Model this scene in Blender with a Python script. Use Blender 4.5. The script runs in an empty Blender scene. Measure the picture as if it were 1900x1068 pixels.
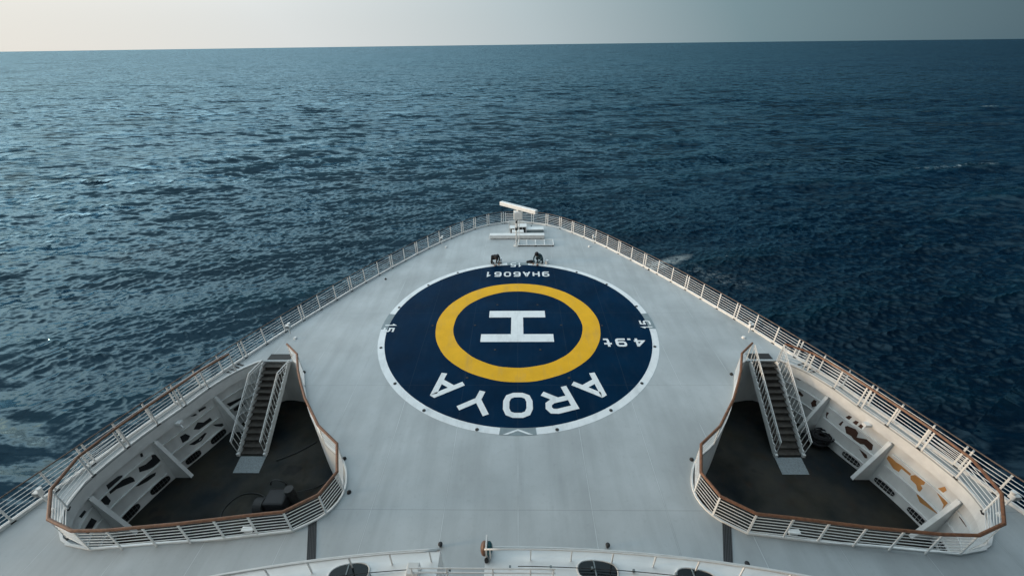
import bpy, bmesh, math, random
import numpy as np
from mathutils import Vector, Matrix
random.seed(7)
sc = bpy.context.scene
COL = sc.collection
R = math.radians

# ------------------------------------------------------------------ camera
cam = bpy.data.cameras.new('camera'); camo = bpy.data.objects.new('camera', cam); COL.objects.link(camo)
cam.sensor_width = 36; cam.lens = 764.27 / 1900 * 36; cam.clip_end = 200000; cam.clip_start = 0.05
CAMX = 0.0277
# same matrix chain as the measured fit: roll, pitch, yaw
Mr = Matrix.Rotation(-0.0125, 4, 'Z'); Mp = Matrix.Rotation(math.pi / 2 - 0.5352, 4, 'X'); Mw = Matrix.Rotation(0.017129, 4, 'Z')
camo.matrix_world = Matrix.Translation((CAMX, 0, 13.3)) @ Mw @ Mp @ Mr
sc.camera = camo

# ------------------------------------------------------------------ world, sun
SUN_AZ = -98.0      # degrees from straight ahead, negative = to the left
SUN_EL = 7.0
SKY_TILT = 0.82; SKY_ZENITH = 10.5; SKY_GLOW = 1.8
w = bpy.data.worlds.new('World'); sc.world = w; w.use_nodes = True
nt = w.node_tree; bg = nt.nodes['Background']
sky = nt.nodes.new('ShaderNodeTexSky'); sky.sky_type = 'NISHITA'; sky.sun_disc = False
sky.sun_elevation = R(SUN_EL); sky.sun_rotation = R(SUN_AZ)
sky.altitude = 30; sky.air_density = 1.0; sky.dust_density = 1.2; sky.ozone_density = 2.0
hs = nt.nodes.new('ShaderNodeHueSaturation'); hs.inputs['Saturation'].default_value = 0.42
tint = nt.nodes.new('ShaderNodeMix'); tint.data_type = 'RGBA'; tint.blend_type = 'MULTIPLY'; tint.inputs[0].default_value = 1
tint.inputs[7].default_value = (0.80, 0.98, 1.08, 1)
nt.links.new(sky.outputs[0], hs.inputs['Color']); nt.links.new(hs.outputs[0], tint.inputs[6])
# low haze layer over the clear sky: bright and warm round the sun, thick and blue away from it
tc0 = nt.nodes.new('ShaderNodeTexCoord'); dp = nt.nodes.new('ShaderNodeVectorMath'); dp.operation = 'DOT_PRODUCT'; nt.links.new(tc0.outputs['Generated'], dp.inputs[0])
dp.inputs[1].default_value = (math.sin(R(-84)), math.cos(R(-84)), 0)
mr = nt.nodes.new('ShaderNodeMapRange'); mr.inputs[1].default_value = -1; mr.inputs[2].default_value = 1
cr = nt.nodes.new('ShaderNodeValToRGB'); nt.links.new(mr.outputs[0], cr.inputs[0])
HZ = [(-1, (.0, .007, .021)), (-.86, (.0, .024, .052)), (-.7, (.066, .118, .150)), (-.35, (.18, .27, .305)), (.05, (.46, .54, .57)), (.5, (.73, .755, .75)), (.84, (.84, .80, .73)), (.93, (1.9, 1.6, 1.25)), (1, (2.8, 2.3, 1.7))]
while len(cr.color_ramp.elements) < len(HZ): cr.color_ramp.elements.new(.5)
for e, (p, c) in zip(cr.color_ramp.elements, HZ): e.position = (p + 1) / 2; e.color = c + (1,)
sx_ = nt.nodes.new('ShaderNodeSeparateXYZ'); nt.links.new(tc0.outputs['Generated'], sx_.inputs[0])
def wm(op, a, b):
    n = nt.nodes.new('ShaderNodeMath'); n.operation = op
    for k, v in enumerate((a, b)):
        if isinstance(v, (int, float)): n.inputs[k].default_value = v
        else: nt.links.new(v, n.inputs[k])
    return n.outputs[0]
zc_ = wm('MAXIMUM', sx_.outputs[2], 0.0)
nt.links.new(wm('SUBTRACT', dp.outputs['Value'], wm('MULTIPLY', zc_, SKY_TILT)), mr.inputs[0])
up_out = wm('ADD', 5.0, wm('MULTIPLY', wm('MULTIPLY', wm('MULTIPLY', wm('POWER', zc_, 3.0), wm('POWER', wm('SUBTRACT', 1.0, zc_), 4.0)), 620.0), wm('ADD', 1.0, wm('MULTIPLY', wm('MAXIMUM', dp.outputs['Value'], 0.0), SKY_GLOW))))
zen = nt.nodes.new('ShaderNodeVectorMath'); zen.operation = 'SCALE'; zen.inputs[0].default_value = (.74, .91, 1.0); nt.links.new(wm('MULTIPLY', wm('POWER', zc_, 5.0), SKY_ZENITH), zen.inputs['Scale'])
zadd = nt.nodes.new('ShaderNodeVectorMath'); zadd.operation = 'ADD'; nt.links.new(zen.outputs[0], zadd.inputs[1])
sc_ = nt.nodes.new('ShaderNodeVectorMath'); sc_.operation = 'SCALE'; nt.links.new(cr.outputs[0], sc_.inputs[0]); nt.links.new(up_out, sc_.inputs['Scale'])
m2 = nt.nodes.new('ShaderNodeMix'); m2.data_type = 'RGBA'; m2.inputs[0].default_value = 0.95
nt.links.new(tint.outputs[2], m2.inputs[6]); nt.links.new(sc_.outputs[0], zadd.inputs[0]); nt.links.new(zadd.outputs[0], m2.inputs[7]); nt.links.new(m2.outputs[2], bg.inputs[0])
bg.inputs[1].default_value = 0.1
sun = bpy.data.lights.new('sun', 'SUN'); sun.energy = 1.2; sun.angle = R(9); sun.color = (1.0, 0.70, 0.44)
so = bpy.data.objects.new('sun', sun); COL.objects.link(so)
sd = Vector((math.sin(R(SUN_AZ)) * math.cos(R(SUN_EL)), math.cos(R(SUN_AZ)) * math.cos(R(SUN_EL)), math.sin(R(SUN_EL))))
so.rotation_euler = sd.to_track_quat('Z', 'Y').to_euler()
sc.view_settings.view_transform = 'Standard'; sc.view_settings.look = 'None'; sc.view_settings.gamma = 1
sc.view_settings.exposure = 1.0

# ------------------------------------------------------------------ materials
def mat(name, col, rough=0.5, metal=0.0, var=0.15, scale=3.0, bump=0.0, stretch=(1, 1, 1), ior=1.45, spec=0.5):
    m = bpy.data.materials.new(name); m.use_nodes = True; t = m.node_tree; b = t.nodes['Principled BSDF']
    b.inputs['Roughness'].default_value = rough; b.inputs['Metallic'].default_value = metal
    b.inputs['IOR'].default_value = ior; b.inputs['Specular IOR Level'].default_value = spec
    tc = t.nodes.new('ShaderNodeTexCoord'); mp = t.nodes.new('ShaderNodeMapping'); mp.inputs['Scale'].default_value = stretch
    n = t.nodes.new('ShaderNodeTexNoise'); n.inputs['Scale'].default_value = scale; n.inputs['Detail'].default_value = 6
    t.links.new(tc.outputs['Object'], mp.inputs[0]); t.links.new(mp.outputs[0], n.inputs[0])
    r = t.nodes.new('ShaderNodeValToRGB')
    r.color_ramp.elements[0].position = 0.3; r.color_ramp.elements[1].position = 0.7
    r.color_ramp.elements[0].color = tuple(c * (1 - var) for c in col) + (1,)
    r.color_ramp.elements[1].color = tuple(min(1, c * (1 + var)) for c in col) + (1,)
    t.links.new(n.outputs[0], r.inputs[0]); t.links.new(r.outputs[0], b.inputs['Base Color'])
    if bump:
        bp = t.nodes.new('ShaderNodeBump'); bp.inputs['Strength'].default_value = bump; bp.inputs['Distance'].default_value = 0.02
        t.links.new(n.outputs[0], bp.inputs['Height']); t.links.new(bp.outputs[0], b.inputs['Normal'])
    return m
WHITE = mat('white_paint', (0.68, 0.70, 0.70), 0.42, var=0.07, scale=4)
SCRW = mat('screen_paint', (0.82, 0.84, 0.84), 0.35, var=.05, scale=2)
WALLW = mat('hull_inner_paint', (0.62, 0.64, 0.64), 0.5, var=0.12, scale=2, stretch=(1, 1, .4))
HULLM = mat('hull_paint', (0.7, 0.72, 0.73), 0.35, var=0.06, scale=.5)
WOOD = mat('varnished_wood', (0.155, 0.068, 0.033), 0.45, var=0.35, scale=9)
DARK = mat('dark_rubber', (0.02, 0.022, 0.024), 0.6, scale=8)
BLACK = mat('black_cloth', (0.010, 0.011, 0.014), 0.9, scale=12)
TEALC = mat('teal_cloth', (0.018, 0.05, 0.065), 0.9, scale=12)
GREY = mat('grey_paint', (0.20, 0.25, 0.27), 0.5, var=.1)
LETW = mat('marking_white', (0.70, 0.74, 0.76), 0.5, var=.05, scale=2)
BLUE = mat('marking_blue', (0.0003, 0.016, 0.044), 0.5, spec=.04, var=.2, scale=.6)
YELL = mat('marking_yellow', (0.72, 0.39, 0.02), 0.6, spec=.15, var=.07, scale=1.2)
WOODO = mat('weathered_wood', (0.105, 0.072, 0.054), 0.55, var=0.3, scale=9)
GLASS = mat('dark_glass', (0.006, 0.012, 0.015), 0.06, var=.1)
OPEN = mat('dark_opening', (0.006, 0.007, 0.009), 0.4, var=.2)
BROWN = mat('brown_paint', (0.055, 0.026, 0.018), 0.6, var=.2)
TAN = mat('tan_paint', (0.42, 0.21, 0.07), 0.6, var=.15)
BLKP = mat('black_paint', (0.012, 0.014, 0.018), 0.6, var=.2)
TREAD = mat('worn_tread', (0.045, 0.04, 0.035), 0.7, var=.4, scale=6)
PAD = mat('landing_pad', (0.19, 0.22, 0.235), 0.75, var=.25, scale=22)
GALV = mat('steel', (0.25, 0.27, 0.28), 0.4, metal=.6)
SKIN = mat('skin', (0.25, 0.13, 0.085), 0.6, var=.05)
BRASS = mat('brown_lamp_shell', (0.16, 0.09, 0.06), 0.4)
TLAMP = mat('teal_lens', (0.02, 0.10, 0.12), 0.15)

def N(t, kind, **kw):
    n = t.nodes.new(kind)
    for k, v in kw.items(): setattr(n, k, v)
    return n
def math_(t, op, a, b=None):
    n = N(t, 'ShaderNodeMath', operation=op)
    for i, v in enumerate((a, b)):
        if v is None: continue
        if isinstance(v, (int, float)): n.inputs[i].default_value = v
        else: t.links.new(v, n.inputs[i])
    return n.outputs[0]
def mixc(t, f, a, b, blend='MIX'):
    n = N(t, 'ShaderNodeMix', data_type='RGBA', blend_type=blend)
    if isinstance(f, (int, float)): n.inputs[0].default_value = f
    else: t.links.new(f, n.inputs[0])
    for i, v in ((6, a), (7, b)):
        if isinstance(v, tuple): n.inputs[i].default_value = v + (1,)
        else: t.links.new(v, n.inputs[i])
    return n.outputs[2]
def noise(t, vec, scale, detail=5, rough=.55, stretch=None):
    if stretch:
        mp = N(t, 'ShaderNodeMapping'); mp.inputs['Scale'].default_value = stretch; t.links.new(vec, mp.inputs[0]); vec = mp.outputs[0]
    n = N(t, 'ShaderNodeTexNoise'); n.inputs['Scale'].default_value = scale; n.inputs['Detail'].default_value = detail; n.inputs['Roughness'].default_value = rough
    t.links.new(vec, n.inputs[0]); return n
def ramp(t, x, a, b):
    n = N(t, 'ShaderNodeMapRange'); n.inputs[1].default_value = a; n.inputs[2].default_value = b; n.clamp = True
    t.links.new(x, n.inputs[0]); return n.outputs[0]

def grime(m, amt=.5):
    t = m.node_tree; b = t.nodes['Principled BSDF']; src = b.inputs['Base Color'].links[0].from_socket
    g = N(t, 'ShaderNodeTexCoord').outputs['Object']
    x = N(t, 'ShaderNodeSeparateXYZ'); t.links.new(g, x.inputs[0])
    k = math_(t, 'MULTIPLY', ramp(t, noise(t, g, 1.1, 7, .7, (1.6, .5, 1)).outputs[0], .5, .78), amt)
    c = mixc(t, k, src, (.16, .18, .19))
    k2 = math_(t, 'MULTIPLY', ramp(t, noise(t, g, 7, 5, .7).outputs[0], .62, .72), amt * .7)
    c = mixc(t, k2, c, (.10, .11, .12))
    fx = math_(t, 'ABSOLUTE', math_(t, 'SUBTRACT', math_(t, 'FRACT', math_(t, 'ADD', math_(t, 'DIVIDE', x.outputs[0], 2.45), 100.5)), .5))
    fy = math_(t, 'ABSOLUTE', math_(t, 'SUBTRACT', math_(t, 'FRACT', math_(t, 'ADD', math_(t, 'DIVIDE', x.outputs[1], 5.8), 100.12)), .5))
    ln = math_(t, 'MAXIMUM', math_(t, 'LESS_THAN', fx, .005), math_(t, 'LESS_THAN', fy, .002))
    c = mixc(t, math_(t, 'MULTIPLY', ln, .10), c, (.12, .14, .15))
    t.links.new(c, b.inputs['Base Color'])
def deck_material(name, base, seams=True):
    m = bpy.data.materials.new(name); m.use_nodes = True; t = m.node_tree; b = t.nodes['Principled BSDF']
    g = N(t, 'ShaderNodeTexCoord').outputs['Object']
    x = N(t, 'ShaderNodeSeparateXYZ'); t.links.new(g, x.inputs[0])
    c = mixc(t, ramp(t, noise(t, g, .35, 6).outputs[0], .32, .68), tuple(v * .82 for v in base), tuple(v * 1.12 for v in base))
    c = mixc(t, math_(t, 'MULTIPLY', ramp(t, noise(t, g, 1.0, 4, .6, (1.5, .16, 1)).outputs[0], .45, .75), .45), c, tuple(v * .62 for v in base))
    c = mixc(t, math_(t, 'MULTIPLY', ramp(t, noise(t, g, 5, 6, .7).outputs[0], .56, .75), .35), c, tuple(v * .6 for v in base))
    c = mixc(t, math_(t, 'MULTIPLY', ramp(t, noise(t, g, .8, 5, .65, (1, .5, 1)).outputs[0], .6, .7), .22), c, tuple(min(1, v * 1.22) for v in base))
    if seams:
        fx = math_(t, 'ABSOLUTE', math_(t, 'SUBTRACT', math_(t, 'FRACT', math_(t, 'ADD', math_(t, 'DIVIDE', x.outputs[0], 2.45), 100.5)), .5))
        fy = math_(t, 'ABSOLUTE', math_(t, 'SUBTRACT', math_(t, 'FRACT', math_(t, 'ADD', math_(t, 'DIVIDE', x.outputs[1], 5.8), 100.12)), .5))
        lx = math_(t, 'LESS_THAN', fx, .008); ly = math_(t, 'LESS_THAN', fy, .0022)
        br = ramp(t, noise(t, g, .5, 3).outputs[0], .34, .58)
        c = mixc(t, math_(t, 'MULTIPLY', math_(t, 'MULTIPLY', lx, br), .42), c, tuple(min(1, v * 1.6) for v in base))
        lx2 = math_(t, 'LESS_THAN', math_(t, 'ABSOLUTE', math_(t, 'SUBTRACT', fx, .009)), .003)
        c = mixc(t, math_(t, 'MULTIPLY', math_(t, 'MAXIMUM', lx2, ly), .4), c, tuple(v * .5 for v in base))
        bh = math_(t, 'ADD', math_(t, 'MULTIPLY', math_(t, 'MAXIMUM', lx, ly), .5), noise(t, g, 1.1, 3).outputs[0])
    else: bh = noise(t, g, 2, 3).outputs[0]
    t.links.new(c, b.inputs['Base Color'])
    t.links.new(math_(t, 'ADD', math_(t, 'MULTIPLY', noise(t, g, 1.3, 5, .6, (1.4, .3, 1)).outputs[0], .35), .30), b.inputs['Roughness'])
    bp = N(t, 'ShaderNodeBump'); bp.inputs['Strength'].default_value = .25; bp.inputs['Distance'].default_value = .03
    t.links.new(bh, bp.inputs['Height']); t.links.new(bp.outputs[0], b.inputs['Normal'])
    return m
DECK = deck_material('deck_paint', (0.38, 0.415, 0.43))
# dark mooring deck floor with damp and rust stains
grime(BLUE, .04); grime(YELL, .25); grime(LETW, .35)
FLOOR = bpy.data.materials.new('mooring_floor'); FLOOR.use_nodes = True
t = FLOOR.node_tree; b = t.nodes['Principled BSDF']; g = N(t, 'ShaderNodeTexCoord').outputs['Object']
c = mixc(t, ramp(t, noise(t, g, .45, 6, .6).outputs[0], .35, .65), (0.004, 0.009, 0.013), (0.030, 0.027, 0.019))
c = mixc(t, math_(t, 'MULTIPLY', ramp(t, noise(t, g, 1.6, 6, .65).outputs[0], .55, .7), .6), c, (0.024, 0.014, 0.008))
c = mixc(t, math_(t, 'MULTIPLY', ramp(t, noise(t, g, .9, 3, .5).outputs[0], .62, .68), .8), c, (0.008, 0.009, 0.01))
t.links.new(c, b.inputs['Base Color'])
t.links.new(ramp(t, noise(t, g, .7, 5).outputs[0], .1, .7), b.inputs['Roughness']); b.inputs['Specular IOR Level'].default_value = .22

# ------------------------------------------------------------------ mesh builder
class MB:
    def __init__(s): s.v = []; s.f = []
    def add(s, vs, fs):
        o = len(s.v); s.v += [tuple(p) for p in vs]; s.f += [tuple(i + o for i in f) for f in fs]; return s
    def box(s, x0, x1, y0, y1, z0, z1):
        return s.add([(x0,y0,z0),(x1,y0,z0),(x1,y1,z0),(x0,y1,z0),(x0,y0,z1),(x1,y0,z1),(x1,y1,z1),(x0,y1,z1)],
                     [(0,3,2,1),(4,5,6,7),(0,1,5,4),(1,2,6,5),(2,3,7,6),(3,0,4,7)])
    def beam(s, a, b, wd, ht, up=(0, 0, 1)):
        a = Vector(a); b = Vector(b); d = (b - a).normalized(); up = Vector(up)
        if abs(d.dot(up)) > .98: up = Vector((0, 1, 0))
        r = d.cross(up).normalized() * wd / 2; u = r.cross(d).normalized() * ht / 2
        vs = [a-r-u, a+r-u, a+r+u, a-r+u, b-r-u, b+r-u, b+r+u, b-r+u]
        return s.add(vs, [(0,3,2,1),(4,5,6,7),(0,1,5,4),(1,2,6,5),(2,3,7,6),(3,0,4,7)])
    def tube(s, pts, rad, n=8, closed=False):
        pts = [Vector(p) for p in pts]; k = len(pts)
        rads = rad if isinstance(rad, (list, tuple)) else [rad] * k
        vs = []; fs = []; prev = None
        for i, p in enumerate(pts):
            if closed: d = (pts[(i + 1) % k] - pts[i - 1])
            else: d = (pts[min(i + 1, k - 1)] - pts[max(i - 1, 0)])
            d.normalize()
            if prev is None:
                u = Vector((0, 0, 1)) if abs(d.z) < .9 else Vector((0, 1, 0))
            else: u = prev
            r = d.cross(u).normalized(); u = r.cross(d).normalized(); prev = u
            for j in range(n):
                a = 2 * math.pi * j / n
                vs.append(p + (r * math.cos(a) + u * math.sin(a)) * rads[i])
        m = k if closed else k - 1
        for i in range(m):
            for j in range(n):
                a = i * n + j; bb = i * n + (j + 1) % n; c2 = ((i + 1) % k) * n
                fs.append((a, bb, c2 + (j + 1) % n, c2 + j))
        if not closed: fs += [tuple(range(n))[::-1], tuple((k - 1) * n + j for j in range(n))]
        return s.add(vs, fs)
    def cyl(s, x, y, z0, z1, r, n=16, r2=None):
        return s.tube([(x, y, z0), (x, y, z1)], [r, r if r2 is None else r2], n)
    def prism(s, poly, z0, z1):
        # convex polygon in xy
        n = len(poly)
        vs = [(p[0], p[1], z0) for p in poly] + [(p[0], p[1], z1) for p in poly]
        return s.add(vs, [tuple(range(n))[::-1], tuple(range(n, 2 * n))] + [(i, (i + 1) % n, n + (i + 1) % n, n + i) for i in range(n)])
    def sphere(s, c, r, sx=1, sy=1, sz=1, nu=14, nv=9):
        vs = []; fs = []
        for i in range(nv + 1):
            a = math.pi * i / nv
            for j in range(nu):
                bb = 2 * math.pi * j / nu
                vs.append((c[0] + r*sx*math.sin(a)*math.cos(bb), c[1] + r*sy*math.sin(a)*math.sin(bb), c[2] + r*sz*math.cos(a)))
        for i in range(nv):
            for j in range(nu):
                fs.append((i*nu+j, (i+1)*nu+j, (i+1)*nu+(j+1)%nu, i*nu+(j+1)%nu))
        return s.add(vs, fs)
    def build(s, name, m, parent=None, smooth=False, bevel=0):
        me = bpy.data.meshes.new(name); me.from_pydata(s.v, [], s.f); me.validate(); me.update()
        bm = bmesh.new(); bm.from_mesh(me)
        if smooth: bmesh.ops.remove_doubles(bm, verts=bm.verts, dist=1e-5)
        bmesh.ops.recalc_face_normals(bm, faces=bm.faces); bm.to_mesh(me); bm.free()
        o = bpy.data.objects.new(name, me); COL.objects.link(o); me.materials.append(m)
        if smooth:
            for p in me.polygons: p.use_smooth = True
        if bevel:
            bv = o.modifiers.new('bevel', 'BEVEL'); bv.width = bevel; bv.segments = 2; bv.limit_method = 'ANGLE'
        if parent: o.parent = parent; o.matrix_parent_inverse = Matrix.Translation(-parent.location)
        return o
def tag(o, label=None, cat=None, group=None, kind=None):
    if label: o['label'] = label
    if cat: o['category'] = cat
    if group: o['group'] = group
    if kind: o['kind'] = kind
    return o
def thing(name, label, cat, loc=(0, 0, 0), group=None):
    o = bpy.data.objects.new(name, None); COL.objects.link(o); o.location = loc; o.empty_display_size = .2
    return tag(o, label, cat, group)
def fill2d(name, loops, z0, z1, m, parent=None, kind=None):
    """flat slab from outline loops (first outer, others holes)"""
    cu = bpy.data.curves.new(name, 'CURVE'); cu.dimensions = '2D'; cu.fill_mode = 'BOTH'; cu.extrude = (z1 - z0) / 2
    for lp in loops:
        s = cu.splines.new('POLY'); s.points.add(len(lp) - 1)
        for i, p in enumerate(lp): s.points[i].co = (p[0], p[1], 0, 1)
        s.use_cyclic_u = True
    tmp = bpy.data.objects.new('tmp', cu); COL.objects.link(tmp)
    dg = bpy.context.evaluated_depsgraph_get()
    me = bpy.data.meshes.new_from_object(tmp.evaluated_get(dg)); bpy.data.objects.remove(tmp)
    me.transform(Matrix.Translation((0, 0, (z0 + z1) / 2)))
    me.materials.clear(); me.materials.append(m); me.name = name
    for p in me.polygons: p.material_index = 0
    o = bpy.data.objects.new(name, me); COL.objects.link(o)
    if parent: o.parent = parent; o.matrix_parent_inverse = Matrix.Translation(-parent.location)
    if kind: o['kind'] = kind
    return o
def circ(cx, cy, r, n=128, a0=0, a1=360):
    full = abs(a1 - a0 - 360) < 1e-6
    return [(cx + r * math.cos(R(a0 + (a1 - a0) * i / (n if full else n - 1))), cy + r * math.sin(R(a0 + (a1 - a0) * i / (n if full else n - 1)))) for i in range(n)]
def mir(pts): return [(-p[0],) + tuple(p[1:]) for p in pts]
def catmull(pts, n=5):
    out = []
    for i in range(len(pts) - 1):
        p0 = pts[max(i - 1, 0)]; p1 = pts[i]; p2 = pts[i + 1]; p3 = pts[min(i + 2, len(pts) - 1)]
        for k in range(n):
            u = k / n
            out.append(tuple(.5 * ((2*p1[j]) + (-p0[j]+p2[j])*u + (2*p0[j]-5*p1[j]+4*p2[j]-p3[j])*u*u + (-p0[j]+3*p1[j]-3*p2[j]+p3[j])*u**3) for j in range(len(p1))))
    out.append(tuple(pts[-1])); return out

# ------------------------------------------------------------------ plan data (metres, bow = +y, deck at z 0)
FZ = -2.9            # mooring deck floor
SEAZ = -20.0
RAIL = [(1.35,33.42),(2.55,33.0),(3.6,32.1),(4.54,31.1),(5.28,30.12),(6.03,29.28),(6.72,28.35),(7.38,27.2),(8.02,26.24),
        (8.70,25.16),(9.3,24.1),(9.85,23.15),(10.48,22.15),(10.98,21.0),(11.5,20.0),(12.05,18.93),(12.59,17.85),(13.01,16.8),
        (13.5,15.7),(14.0,14.6),(14.4,13.6),(14.78,12.75),(15.1,11.7),(15.45,10.7),(15.8,9.7),(16.12,8.6),(16.5,7.6),(16.95,6.4),(17.4,5.0),(17.8,3.5)]
def smooth2(pts, it=2):
    for _ in range(it):
        pts = [pts[0]] + [tuple((pts[i-1][j] + 2*pts[i][j] + pts[i+1][j]) / 4 for j in range(2)) for i in range(1, len(pts)-1)] + [pts[-1]]
    return pts
_full = smooth2(mir(RAIL)[::-1] + [(0, 33.55)] + RAIL)
RAILR = _full[len(RAIL) + 1:]          # starboard, bow to aft
EDGE_R = [(x + .10, y + .06) for x, y in catmull([(0, 33.55)] + RAILR, 4)[1:]] + [(18.2, 0.5), (18.6, -4), (18.8, -26)]
LIP = [(14.35,7.0),(14.85,7.45),(15.2,7.95),(15.36,8.5),(15.37,9.2),(15.12,10.4),(14.76,11.5),(14.36,12.5),(13.98,13.6),(13.45,14.6),(12.85,15.25),(12.55,15.45)]
LIPC = catmull(LIP, 5)
STX0, STX1 = 11.18, 12.5               # stair top opening
INNER = [(11.0,15.42),(10.25,14.72),(9.62,13.5),(8.72,12.05),(7.5,10.6),(6.5,9.78),(6.06,8.7),(6.36,7.86),(7.2,7.30),(9.25,7.05),(11.7,6.86),(13.2,6.72)]
INNERC = catmull(INNER[:9], 4) + INNER[9:]
OPENING = LIPC + [(STX1, 15.46), (STX0, 15.46)] + INNERC + [(14.2, 6.95)]
# shrink the opening edge slightly inside the rail on the inner sides
OPENING = [(x, y) for x, y in OPENING]

# ------------------------------------------------------------------ sea
def make_sea():
    H = 33.3
    rs = [4.0]
    while rs[-1] < 12000:
        r = rs[-1]; rs.append(r + max(0.14, (r * r + 900) / (H * 430) * .36) if r > 18 else r + 2)
    rs = np.array(rs)
    fine = np.radians(np.linspace(-58, 58, 1300)); coarse = np.radians(np.linspace(60, 300, 90))
    th = np.concatenate([fine, coarse])
    RR, TH = np.meshgrid(rs, th, indexing='ij'); X = RR * np.sin(TH); Y = RR * np.cos(TH)
    dr = np.gradient(rs)[:, None] * np.ones_like(X); dth = np.gradient(th)[None, :] * RR
    spc = np.maximum(np.abs(dth), np.minimum(dr, 1e9))
    rng = np.random.default_rng(5)
    Z = np.zeros_like(X); DX = np.zeros_like(X); DY = np.zeros_like(X)
    lost = np.zeros_like(X); tot = 0
    main = math.radians(-84)      # travel direction, from upper right swell to lower left
    for i in range(200):
        lam = .5 * (22 / .5) ** (rng.random() ** 1.1)
        if i < 5: lam = rng.uniform(13, 24)
        a = 0.0064 * lam ** (0.90) * (1 if i >= 4 else .45)
        if lam > 5: a *= .55
        elif lam > 2.5: a *= .75
        else: a *= 1.12
        if lam > 14 and i >= 5: a *= (14 / lam) ** 1.2
        spread = .36 if lam > 6 else .62
        d = main + rng.normal() * spread
        k = 2 * math.pi / lam; kx = k * math.cos(d); ky = k * math.sin(d); ph = rng.uniform(0, 6.283)
        if i < 5: a = .0085 * lam; d = math.radians(-75) + rng.normal() * .13; k = 2 * math.pi / lam; kx = k * math.cos(d); ky = k * math.sin(d)
        wgt = np.clip((lam / spc - 1.8) / 2.2, 0, 1)
        arg = kx * X + ky * Y + ph + 1.3 * np.sin(X * .021 + i) * np.cos(Y * .017 + 2 * i)
        s = np.sin(arg); c = np.cos(arg)
        Z += a * wgt * s; DX += -a * .95 * wgt * math.cos(d) * -c; DY += -a * .95 * wgt * math.sin(d) * -c
        sl = (a * k) ** 2; tot += sl; lost += sl * (1 - wgt)
    # gusts: patches of rougher and calmer water
    gust = 1 + .22 * np.sin(X * .031 + 1.2 * np.sin(Y * .02)) * np.cos(Y * .027 + np.sin(X * .015))
    Z *= gust
    near = np.clip((RR - 8) / 10, 0, 1); Z *= near
    lostf = np.sqrt(lost / tot)
    V = np.stack([X + DX * near, Y + DY * near, Z + SEAZ], -1).reshape(-1, 3)
    nr, nc = X.shape
    i = np.arange(nr - 1)[:, None]; j = np.arange(nc)[None, :]; j2 = (j + 1) % nc
    F = np.stack([i * nc + j, (i + 1) * nc + j, (i + 1) * nc + j2, i * nc + j2], -1).reshape(-1, 4)[:, ::-1]
    me = bpy.data.meshes.new('sea'); me.vertices.add(len(V)); me.vertices.foreach_set('co', V.ravel().astype(np.float32))
    me.loops.add(F.size); me.loops.foreach_set('vertex_index', F.ravel().astype(np.int32))
    me.polygons.add(len(F)); me.polygons.foreach_set('loop_start', (np.arange(len(F)) * 4).astype(np.int32)); me.polygons.foreach_set('loop_total', np.full(len(F), 4, np.int32))
    me.polygons.foreach_set('use_smooth', np.ones(len(F), bool))
    at = me.attributes.new('lost', 'FLOAT', 'POINT'); at.data.foreach_set('value', lostf.ravel().astype(np.float32))
    hh = (Z / (Z.std() + 1e-6)).ravel()
    at2 = me.attributes.new('crest', 'FLOAT', 'POINT'); at2.data.foreach_set('value', hh.astype(np.float32))
    me.update(); me.validate()
    o = bpy.data.objects.new('sea', me); COL.objects.link(o); o['kind'] = 'structure'
    if me.polygons[0].normal.z < 0: me.flip_normals()
    m = bpy.data.materials.new('sea_water'); m.use_nodes = True; t = m.node_tree; b = t.nodes['Principled BSDF']
    b.inputs['IOR'].default_value = 1.33; b.inputs['Roughness'].default_value = .09; b.inputs['Specular IOR Level'].default_value = .40; b.inputs['Specular Tint'].default_value = (.42, .80, 1, 1)
    geo = N(t, 'ShaderNodeNewGeometry'); P_ = geo.outputs['Position']
    la = N(t, 'ShaderNodeAttribute', attribute_name='lost').outputs['Fac']
    cr = N(t, 'ShaderNodeAttribute', attribute_name='crest').outputs['Fac']
    def slopes(scale, detail, stretch, amp):
        n = noise(t, P_, scale, detail, .6, stretch)
        v = N(t, 'ShaderNodeVectorMath', operation='SUBTRACT'); t.links.new(n.outputs['Color'], v.inputs[0]); v.inputs[1].default_value = (.5, .5, .5)
        v2 = N(t, 'ShaderNodeVectorMath', operation='SCALE'); t.links.new(v.outputs[0], v2.inputs[0])
        if isinstance(amp, (int, float)): v2.inputs['Scale'].default_value = amp
        else: t.links.new(amp, v2.inputs['Scale'])
        return v2.outputs[0]
    def vadd(a, b_):
        v = N(t, 'ShaderNodeVectorMath', operation='ADD'); t.links.new(a, v.inputs[0]); t.links.new(b_, v.inputs[1]); return v.outputs[0]
    gn = noise(t, P_, .025, 3, .5).outputs[0]
    gamp = ramp(t, gn, .3, .7)
    s1 = slopes(1.6, 6, (.8, 1.7, 1), math_(t, 'ADD', math_(t, 'MULTIPLY', gamp, .40), .34))
    s2 = slopes(.3, 5, (.45, 1.6, 1), math_(t, 'MULTIPLY', la, 2.9))
    s3 = slopes(.045, 3, (.5, 1.8, 1), math_(t, 'MULTIPLY', la, 1.6))
    s4 = slopes(.012, 4, (.45, 1.6, 1), math_(t, 'MULTIPLY', la, .9))
    sv = vadd(vadd(vadd(s1, s2), s3), s4)
    mul = N(t, 'ShaderNodeVectorMath', operation='MULTIPLY'); t.links.new(sv, mul.inputs[0]); mul.inputs[1].default_value = (1, 1, 0)
    nn = vadd(geo.outputs['Normal'], mul.outputs[0])
    nm = N(t, 'ShaderNodeVectorMath', operation='NORMALIZE'); t.links.new(nn, nm.inputs[0]); t.links.new(nm.outputs[0], b.inputs['Normal'])
    deep = mixc(t, ramp(t, gn, .35, .7), (0.0001, 0.005, 0.012), (0.0002, 0.010, 0.022))
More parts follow.
